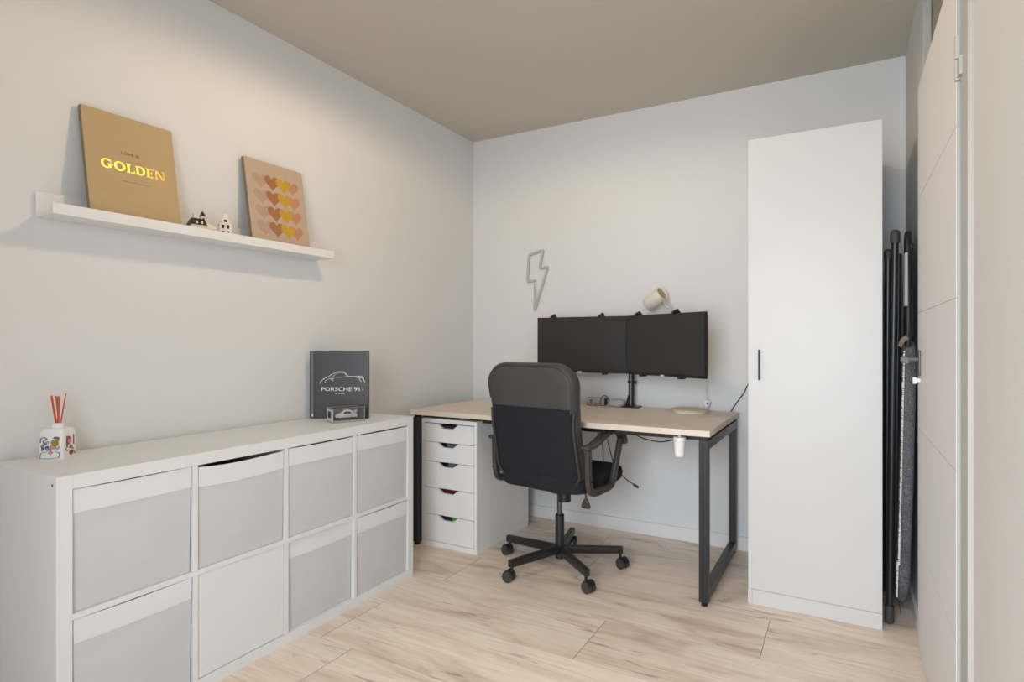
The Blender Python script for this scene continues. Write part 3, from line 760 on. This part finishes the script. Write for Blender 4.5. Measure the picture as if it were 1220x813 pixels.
bm = B(); lathe(bm, [(0,.0085),(.094,.0085),(.0975,.011),(.0975,.016),(.094,.0185),(.086,.0185),(.083,.0155),(0,.0155)], 48); obj('tray_plate', bm, 'traywood', t, 40, world=False)
t = thing('mini_camera', 'tiny white round camera with a dark lens on a stub foot, behind the tray', 'camera', (1.556, -.048, DT))
bm = B(); lathe(bm, [(0,0),(.014,0),(.014,.003),(.008,.006),(.0075,.022),(0,.024)], 20); obj('foot', bm, 'print_white', t, 40, world=False)
bm = B(); lathe(bm, [(0,-.010),(.014,-.010),(.018,-.006),(.018,.006),(.014,.010),(0,.010)], 24, 0, Matrix.Translation((0,0,.040)) @ Matrix.Rotation(PI/2, 4, 'X')); obj('camera_head', bm, 'print_white', t, 40, world=False)
bm = B(); lathe(bm, [(0,0),(.0062,0),(.0062,.002),(0,.002)], 16, 0, Matrix.Translation((.006,-.0085,.040)) @ Matrix.Rotation(PI/2, 4, 'X')); obj('lens', bm, 'blackplastic', t, 40, world=False)
bm = B(); tube(bm, smooth([(0,.006,.055),(-.003,.008,.09),(-.006,.008,.15),(-.008,.010,.23)], 5), .0014, 6); obj('cord', bm, 'cordwhite', t, 60, world=False)

# unlit lightning-bolt tube light on the back wall
bolt = [(.436,1.684),(.539,1.709),(.513,1.592),(.571,1.601),(.478,1.325),(.481,1.518),(.424,1.512)]
P3 = []
n = len(bolt)
for i in range(n):                                   # rounded corners
    a, b, c = Vector(bolt[i-1]), Vector(bolt[i]), Vector(bolt[(i+1) % n])
    d1 = (a-b).normalized(); d2 = (c-b).normalized(); r = .012
    for k in range(5):
        s = k/4; q = (b+d1*r)*(1-s)**2+b*2*s*(1-s)+(b+d2*r)*s*s
        P3.append((q.x, -.009, q.y))
t = thing('bolt_light', 'unlit grey lightning bolt shaped tube light on the wall above the left monitor', 'wall light', (.49, -.016, 1.32))
obj('light_tube', sweep(B(), P3, circ(.0085, 10), closed=True), 'neon', t, 60)
for p in ((.488,1.697),(.524,1.45),(.452,1.515)): obj('wall_clip', cyl(B(), (p[0], 0, p[1]), (p[0], -.009, p[1]), .004, 8), 'neon', t, 40)

# wall spotlight above the right monitor
t = thing('wall_spotlight', 'cream cylinder wall spotlight on a thin stem above the right monitor', 'wall lamp', (1.44, 0, 1.215))
a = Vector((1.243, -.10, 1.330)); b = Vector((1.337, -.135, 1.392)); d = (b-a).normalized()
mx = Matrix.Translation(a) @ d.to_track_quat('Z', 'Y').to_matrix().to_4x4(); Ls = (b-a).length
bm = B(); lathe(bm, [(.039,0),(.0405,.002),(.0405,Ls-.004),(.038,Ls-.001),(.034,Ls-.004),(.0335,Ls-.012),(.0335,.004),(.037,0)], 32, 0, mx); obj('lamp_shade', bm, 'lamp', t, 40)
bm = B(); lathe(bm, [(0,Ls-.010),(.0335,Ls-.010),(.0335,Ls-.008),(0,Ls-.008)], 24, 0, mx); obj('back_disc', bm, 'lampdark', t, 40)
jn = a+d*Ls*.66+Vector((.03,-.002,-.032)); 
bm = B(); cyl(bm, jn+Vector((-.008,0,.010)), jn+Vector((.006,0,-.008)), .007, 12); obj('joint', bm, 'lampdark', t, 40)
bm = B(); tube(bm, smooth([jn, (1.385,-.105,1.288), (1.425,-.06,1.235), (1.44,-.01,1.215)], 5), .0042, 8); obj('stem', bm, 'lamp', t, 60)
bm = B(); cyl(bm, (1.44, 0, 1.215), (1.44, -.012, 1.215), .035, 28); obj('wall_plate', bm, 'lamp', t, 40)

# cords and small things below the desk
def cord(label, pts, m='blackplastic', r=.0028, cat='cable', plug=None):
    bm = B(); tube(bm, smooth(pts, 8), r, 8)
    if plug: cyl(bm, plug[0], plug[1], .0065, 10)
    o = obj('power_cable' if plug is None else 'loose_cable', bm, m, None, 60); origin_to(o, pts[0]); tag(o, label, cat)
cord('black cable rising up the wall from the right end of the desk to the wardrobe', [(1.672,-.020,.70),(1.680,-.008,.752),(1.712,-.005,.805),(1.742,-.005,.850),(1.757,-.005,.885),(1.80,-.006,.96),(1.862,-.006,1.05)])
cord('black cable sagging under the desk edge between white adapter and hanging cup', [(1.245,-.50,.672),(1.29,-.50,.660),(1.35,-.50,.640),(1.42,-.50,.632),(1.47,-.50,.642),(1.52,-.50,.662),(1.54,-.5,.69)])
cord('black cable hanging straight down behind the right armrest of the chair', [(1.085,-.42,.69),(1.092,-.42,.62),(1.098,-.42,.54),(1.10,-.42,.46)])
cord('thin black cable hanging in a curve beside the straight one behind the armrest', [(1.052,-.42,.69),(1.066,-.42,.642),(1.090,-.42,.612),(1.112,-.42,.625),(1.12,-.42,.66),(1.118,-.42,.69)])
cord('loose black cable with plug end dangling in front of the wall below the seat', [(1.10,-.36,.60),(1.12,-.36,.52),(1.145,-.36,.455),(1.19,-.36,.405),(1.245,-.36,.372)], plug=((1.245,-.36,.372),(1.272,-.36,.358)))
t = thing('power_adapter', 'small white power adapter fixed under the desk behind the armrest', 'adapter', (1.165, -.30, .64))
bm = B(); box(bm, 1.143, 1.196, -.33, -.28, .604, .668, bev=.006); obj('adapter_body', bm, 'print_white', t)
bm = B(); box(bm, 1.110, 1.145, -.325, -.285, .650, .690, bev=.004); obj('adapter_clip', bm, 'silver', t); obj('plug', box(B(), 1.196, 1.218, -.315, -.295, .640, .652, bev=.002), 'blackplastic', t)
bm = B(); box(bm, 1.15, 1.19, -.32, -.29, .668, DT-.026); obj('mount', bm, 'silver', t)
t = thing('hanging_cup', 'white tapered plastic cup hanging under the front edge of the desk', 'cup', (1.583, -.765, .622))
bm = B(); lathe(bm, [(0,0),(.0195,0),(.0215,.004),(.0255,.072),(.0235,.072),(.0198,.006),(0,.006)], 24); obj('cup_body', bm, 'print_white', t, 40, world=False)
bm = B(); lathe(bm, [(0,.068),(.0268,.068),(.0275,.072),(.0275,.082),(.026,.084),(0,.084)], 24); obj('lid', bm, 'print_white', t, 40, world=False)
bm = B(); box(bm, -.006, .006, -.004, .004, .082, DT-.026-.622, bev=.002); obj('hook', bm, 'print_white', t, world=False)

# ------------------------------------------------------------------ office chair
CR = math.radians(-7)
t = thing('office_chair', 'black swivel office chair with high back, turned towards the desk', 'office chair', (.978, -.705, 0), (0, 0, CR))
def co(name, bm, m, parent=t, sm=40): return obj(name, bm, m, parent, sm, world=False)
bm = B(); cyl(bm, (0,0,.048), (0,0,.262), .0225, 24); cyl(bm, (0,0,.262), (0,0,.268), .0225, 24, 0, .018); co('column', bm, 'black')
bm = B(); cyl(bm, (0,0,.262), (0,0,.405), .0135, 20); co('gas_piston', bm, 'steel')
for i, a in enumerate((29, 102, 176, 247, 318)):
    A = math.radians(a)-CR; d = Vector((math.cos(A), math.sin(A), 0)); nrm = Vector((-d.y, d.x, 0))
    bm = B(); p0 = d*.016; p1 = d*.312
    sweep(bm, [p0+Vector((0,0,.092)), p1+Vector((0,0,.088))], rrect(.030, .036, .004), up=(0,0,1), scales=[1.05, .92])
    leg = co('base_leg', bm, 'black')
    bm = B(); ca = random.Random(i*5+2).uniform(0, 2*PI); e = Vector((math.cos(ca), math.sin(ca), 0)); f = Vector((-e.y, e.x, 0))
    c = d*.300; cw = c+e*.016
    cyl(bm, c+Vector((0,0,.050)), c+Vector((0,0,.074)), .0075, 10)
    pts = [cw+e*.021*math.cos(q)+Vector((0,0,.026+.027*math.sin(q))) for q in [PI*.04+PI*.92*k/10 for k in range(11)]]
    sweep(bm, pts, rrect(.046, .007, .003), up=tuple(f)) if False else sweep(bm, pts, rrect(.007, .046, .003), up=tuple(f))
    cst = co('caster', bm, 'blackplastic')
    for s in (-1, 1):
        bm = B(); cyl(bm, cw+f*s*.006+Vector((0,0,.0255)), cw+f*s*.022+Vector((0,0,.0255)), .0255, 24); cyl(bm, cw+f*s*.021+Vector((0,0,.0255)), cw+f*s*.0235+Vector((0,0,.0255)), .017, 20)
        co('wheel', bm, 'rubber', cst)
# seat mechanism, tension knob, lever
bm = B(); box(bm, -.085, .085, -.11, .13, .398, .425, bev=.006); loft(bm, [[(a, b, .372) for a, b in rrect(.07,.07,.02)], [(a, b, .400) for a, b in rrect(.15,.15,.03)]]); co('seat_mechanism', bm, 'blackplastic')
bm = B(); cyl(bm, (.074, -.075, .358), (.074, -.075, .402), .030, 24); co('tension_knob', bm, 'blackplastic')
bm = B(); tube(bm, smooth([(.07,-.02,.405),(.12,-.03,.404),(.158,-.034,.402),(.168,-.035,.392),(.168,-.035,.372)], 5), .0045, 8)
loft(bm, [[(.168+a, -.035+b, z) for a, b in rrect(w, .018, .006)] for z, w in ((.376,.012),(.362,.028),(.345,.044),(.334,.046),(.331,.040))]); co('height_lever', bm, 'armplastic')
# seat cushion
bm = B()
def srect(w, d, z, r, y0=.030): return [(a, y0+b, z) for a, b in rrect(w, d, r, 6)]
loft(bm, [srect(.40,.40,.424,.06), srect(.45,.445,.428,.07), srect(.478,.470,.446,.075), srect(.482,.474,.470,.075), srect(.470,.462,.492,.07), srect(.43,.42,.503,.06), srect(.30,.30,.507,.05)])
co('seat', bm, 'chairfabric', sm=50)
# backrest
def yb(z): return -.182-(z-.465)*.195-.012*math.sin(PI*min(1,max(0,(z-.465)/.55)))
def back_outline(grow, dy, z0=.452, z1=1.024, rb=.085, rt=.108, curve=0, n=8):
    """closed outline of the back seen from behind"""
    pts = []
    def hw(z):
        u = (z-z0)/(z1-z0); return .236-.014*math.sin(PI*min(1, u*1.1))+.010*u
    z0g, z1g = z0-grow, z1+grow
    seq = []
    for cz, r, s in ((z0g+rb, rb, 'b'), (z1g-rt, rt, 't')):
        for k in range(n+1):
            a = PI/2*k/n
            if s == 'b': seq.append((-r+r*math.sin(a), cz-r*math.cos(a)))
            else: seq.append((-r+r*math.cos(a), cz+r*math.sin(a)))
        if s == 'b':
            for k in range(1, 7): seq.append((0, cz+((z1g-rt)-cz)*k/7))
    right = [(hw(z)+grow+off, z) for off, z in seq]
    left = [(-x, z) for x, z in right[::-1]]
    loop = right+left
    return [(x, yb(z)+dy+curve*(x/.24)**2, z) for x, z in loop]
bm = B()
loft(bm, [back_outline(-.075,-.002), back_outline(-.020,-.004), back_outline(-.006,.004), back_outline(0,.018), back_outline(.003,.045), back_outline(-.004,.072), back_outline(-.022,.090), back_outline(-.08,.100)])
co('backrest', bm, 'leather', sm=50)
ZS = .824
def clip_outline(grow, dy):
    P = back_outline(grow, dy); return [p for p in P if p[2] < ZS-.004]
bm = B()
g0 = -.006
# fabric panel over the lower part of the back, slightly proud
def fab(grow, dy):
    P = [p for p, q in zip(back_outline(grow, 0), back_outline(0, 0)) if q[2] <= ZS-.02]
    right = [p for p in P if p[0] > 0]; left = [p for p in P if p[0] < 0]
    xr = right[-1][0]
    row = [(xr-2*xr*k/8, 0, ZS-.003) for k in range(0, 9)]
    loop = right+[(p[0], p[1], p[2]) for p in row]+left
    return [(x, yb(z)+dy, z) for x, _, z in loop]
loft(bm, [fab(-.045,-.0055), fab(-.014,-.0062), fab(-.005,.003), fab(-.003,.014)])
fp = co('back_cover', bm, 'chairfabric', sm=50)
bm = B()
P = [(p[0], p[1]+.016*max(0, (p[2]-.74)/(ZS-.74)), p[2]) for p in back_outline(-.0015, -.003) if p[2] <= ZS]
right = [p for p in P if p[0] > 0]; left = [p for p in P if p[0] < 0]
path = (left+right)      # left runs downwards, right upwards
tube(bm, path, .0072, 10); co('piping', bm, 'piping')
bm = B(); 
Pt = [(x, y, z) for x, y, z in back_outline(-.010, -.0035) if z > ZS]
rt_ = [p for p in Pt if p[0] > 0]; lf_ = [p for p in Pt if p[0] < 0]
tube(bm, rt_+lf_, .0022, 8); co('top_seam', bm, 'piping')
bm = B(); box(bm, .2185, .2235, yb(.811)-.0085, yb(.811), .800, .822, 0, .001); co('zip_pull', bm, 'steel')
# armrests: loop frame and pad
for s in (1, -1):
    x = .266 if s > 0 else -.259
    path = smooth([(x,-.190,.640),(x,-.188,.560),(x,-.180,.480),(x,-.160,.447),(x,-.115,.437),(x,-.05,.437),(x,.015,.440),(x,.048,.458),(x,.075,.520),(x,.103,.585),(x,.130,.648)], 5)
    bm = B(); sweep(bm, path, rrect(.034, .024, .007), up=(1,0,0)); 
    for yy in (-.06, .06): cyl(bm, (s*.225, yy, .437), (s*.262, yy, .437), .012, 10)
    for q in ((-.187,.500),(-.120,.437),(.020,.441)): cyl(bm, (x+s*.016, q[0], q[1]), (x+s*.0178, q[0], q[1]), .006, 10, 1)
    fr = co('arm_frame', bm, ['armplastic', 'blackplastic'], sm=35)
    pad = smooth([(x,-.215,.652),(x,-.150,.654),(x,-.080,.674),(x,-.010,.694),(x,.065,.696),(x,.120,.680),(x,.152,.650),(x,.158,.622)], 5)
    bm = B(); sweep(bm, pad, rrect(.018, .052, .008), up=(1,0,0), scales=[.9]+[1]*(len(pad)-3)+[.9,.7]); co('arm_pad', bm, 'armplastic', sm=45)

# ------------------------------------------------------------------ wardrobe
WX0, WX1, WY, WH = 1.851, 2.341, -.652, 1.990
t = thing('wardrobe', 'tall narrow white wardrobe with a single plain door on the right', 'wardrobe', ((WX0+WX1)/2, WY/2, 0))
obj('side_panel', box(B(), WX0, WX0+.016, WY+.001, -.014, 0, WH, bev=.0006), 'wardrobe', t)
obj('side_panel', box(B(), WX1-.016, WX1, WY+.001, -.014, 0, WH, bev=.0006), 'wardrobe', t)
obj('top_panel', box(B(), WX0+.016, WX1-.016, WY+.019, -.014, WH-.016, WH-.001), 'wardrobe', t)
obj('back_panel', box(B(), WX0+.016, WX1-.016, -.022, -.015, .05, WH-.016), 'wardrobe', t)
obj('plinth', box(B(), WX0+.017, WX1-.0005, WY-.016, WY+.0005, 0, .0625, bev=.0005), 'wardrobe', t)
d = obj('door', box(B(), WX0+.0006, WX1-.0006, WY-.018, WY-.0005, .0645, WH, bev=.0008), 'wardrobe', t)
bm = B(); box(bm, WX0, WX0+.0165, WY-.018, WY, 0, .064); obj('foot_strip', bm, 'wardrobe', t)
bm = B(); box(bm, 1.893, 1.900, WY-.034, WY-.026, .960, 1.090, bev=.002); box(bm, 1.894, 1.899, WY-.027, WY-.018, .966, .976); box(bm, 1.894, 1.899, WY-.027, WY-.018, 1.074, 1.084)
obj('handle', bm, 'blackplastic', d)

# ------------------------------------------------------------------ folded ironing board in the gap
t = thing('ironing_board', 'folded ironing board with grey tweed cover and black legs, behind the wardrobe side', 'ironing board', (2.405, -.50, 0), (0, 0, 0))
# board outline in the y-z plane, rounded nose at the bottom
def board_outline(gr):
    pts = []
    yc, hw = -.490, .185+gr
    zt, zb = 1.122+gr, .070-gr
    for k in range(13):
        a = PI+PI*k/12; pts.append((yc+hw*.80*math.cos(a), zb+.17+(.17+gr)*math.sin(a)))
    pts += [(yc+hw, .60), (yc+hw, zt-.04), (yc+hw-.04, zt), (yc-hw+.04, zt), (yc-hw, zt-.04), (yc-hw, .60)]
    return pts
def bx(z): return 2.401+.021*(z-.07)/1.05
bm = B(); O = lambda g, dx: [(bx(z)+dx, y, z) for y, z in board_outline(g)]
loft(bm, [O(-.015,-.012), O(-.002,-.008), O(.002,0), O(.003,.016), O(-.002,.026), O(-.016,.031)]); obj('board_cover', bm, 'tweed', t, 45)
bm = B(); rng = random.Random(3)
for k in range(120):
    z = .13+k*(1.09-.13)/120
    if z < .26: y0, dx = -.64, -.012
    else: y0, dx = -.672, -.010
    w = rng.uniform(.0015, .0045); 
    box(bm, bx(z)+dx-w, bx(z)+dx+.002, y0-.003, y0+.02, z, z+rng.uniform(.004, .009))
obj('cover_hem', bm, 'cordwhite', t)
def leg(p, q, r, n=14):
    bm = B(); cyl(bm, p, q, r, n); l = obj('leg_tube', bm, 'black', t, 40); return l
p, q = Vector((2.367,-.600,.030)), Vector((2.3835,-.640,1.520))
l = leg(p, q, .0125); e = (q-p).normalized()
def capm(l, c, e, r, ln, name='end_cap'):
    bm = B(); mx = Matrix.Translation(c) @ e.to_track_quat('Z', 'Y').to_matrix().to_4x4()
    lathe(bm, [(0,-.002),(r*.95,-.002),(r,.002),(r,ln-.016),(r*.93,ln-.009),(r*.72,ln-.004),(r*.4,ln-.001),(0,ln)], 20, 0, mx); obj(name, bm, 'rubber', l, 50)
capm(l, q-e*.010, e, .0172, .050); capm(l, p+e*.045, -e, .0165, .072)
p, q = Vector((2.362,-.50,.10)), Vector((2.3635,-.585,1.462)); l = leg(p, q, .0125); e = (q-p).normalized(); capm(l, q-e*.008, e, .0155, .040)
l = leg(Vector((2.388,-.55,.12)), Vector((2.398,-.60,1.47)), .011); 
bm = B(); box(bm, 2.376, 2.402, -.42, -.395, .30, 1.40); obj('cross_bar', bm, 'black', t)
# iron rest on the square end
bm = B(); tube(bm, [(2.4285+.004*math.cos(a), -.585+.085*math.cos(a), 1.30+.245*max(-1, min(1, 1.25*math.sin(a)))) for a in [2*PI*k/28 for k in range(28)]], .011, 10, closed=True); obj('iron_rest_frame', bm, 'blackplastic', t, 50)
bm = B(); box(bm, 2.412, 2.4215, -.690, -.60, 1.26, 1.462, bev=.002); obj('iron_rest_plate', bm, 'greymesh', t)
bm = B(); box(bm, 2.4285, 2.442, -.66, -.50, 1.14, 1.50, bev=.005); obj('iron_rest_back', bm, 'blackplastic', t)
bm = B(); sweep(bm, smooth([(2.398,-.655,1.105),(2.408,-.665,1.130),(2.424,-.665,1.142)], 5), rrect(.004, .018, .001), up=(0,0,1)); obj('strap', bm, 'strap', t)

# ------------------------------------------------------------------ camera and light
cam = bpy.data.cameras.new('camera'); co_ = bpy.data.objects.new('camera', cam); COL.objects.link(co_)
cam.sensor_width = 36; cam.lens = 699.5/1220*36; cam.shift_y = 1.3/1220; cam.clip_start = .02
co_.location = (2.214, -3.3658, 1.1218); co_.rotation_euler = (PI/2, 0, .516)
SC.camera = co_

def area(name, loc, rot, size, sy, power, col, shape='RECTANGLE'):
    l = bpy.data.lights.new(name, 'AREA'); l.shape = shape; l.size = size
    if shape == 'RECTANGLE': l.size_y = sy
    l.energy = power; l.color = col
    o = bpy.data.objects.new(name, l); COL.objects.link(o); o.location = loc; o.rotation_euler = rot
    return o
pl = bpy.data.lights.new('ceiling_lamp_light', 'SPOT'); pl.spot_size = math.radians(179.8); pl.spot_blend = .24; pl.shadow_soft_size = .055; pl.energy = 25; pl.color = (1, .77, .51)
po = bpy.data.objects.new('ceiling_lamp_light', pl); COL.objects.link(po); po.location = (1.15, -1.70, 2.40)
wl = area('window_light', (1.85, RB+.06, 1.23), (math.radians(66), 0, 0), 1.06, 1.8, 53, (.84, .92, 1)); wl.data.spread = math.radians(135)
wd = bpy.data.worlds.new('world'); SC.world = wd; wd.use_nodes = True
wd.node_tree.nodes['Background'].inputs[0].default_value = (.85, .92, 1, 1); wd.node_tree.nodes['Background'].inputs[1].default_value = 1.0
SC.view_settings.view_transform = 'Standard'
SC.view_settings.look = 'None'
SC.view_settings.exposure = 0
SC.cycles.max_bounces = 10; SC.cycles.diffuse_bounces = 6
try: SC.cycles.use_denoising = True
except Exception: pass
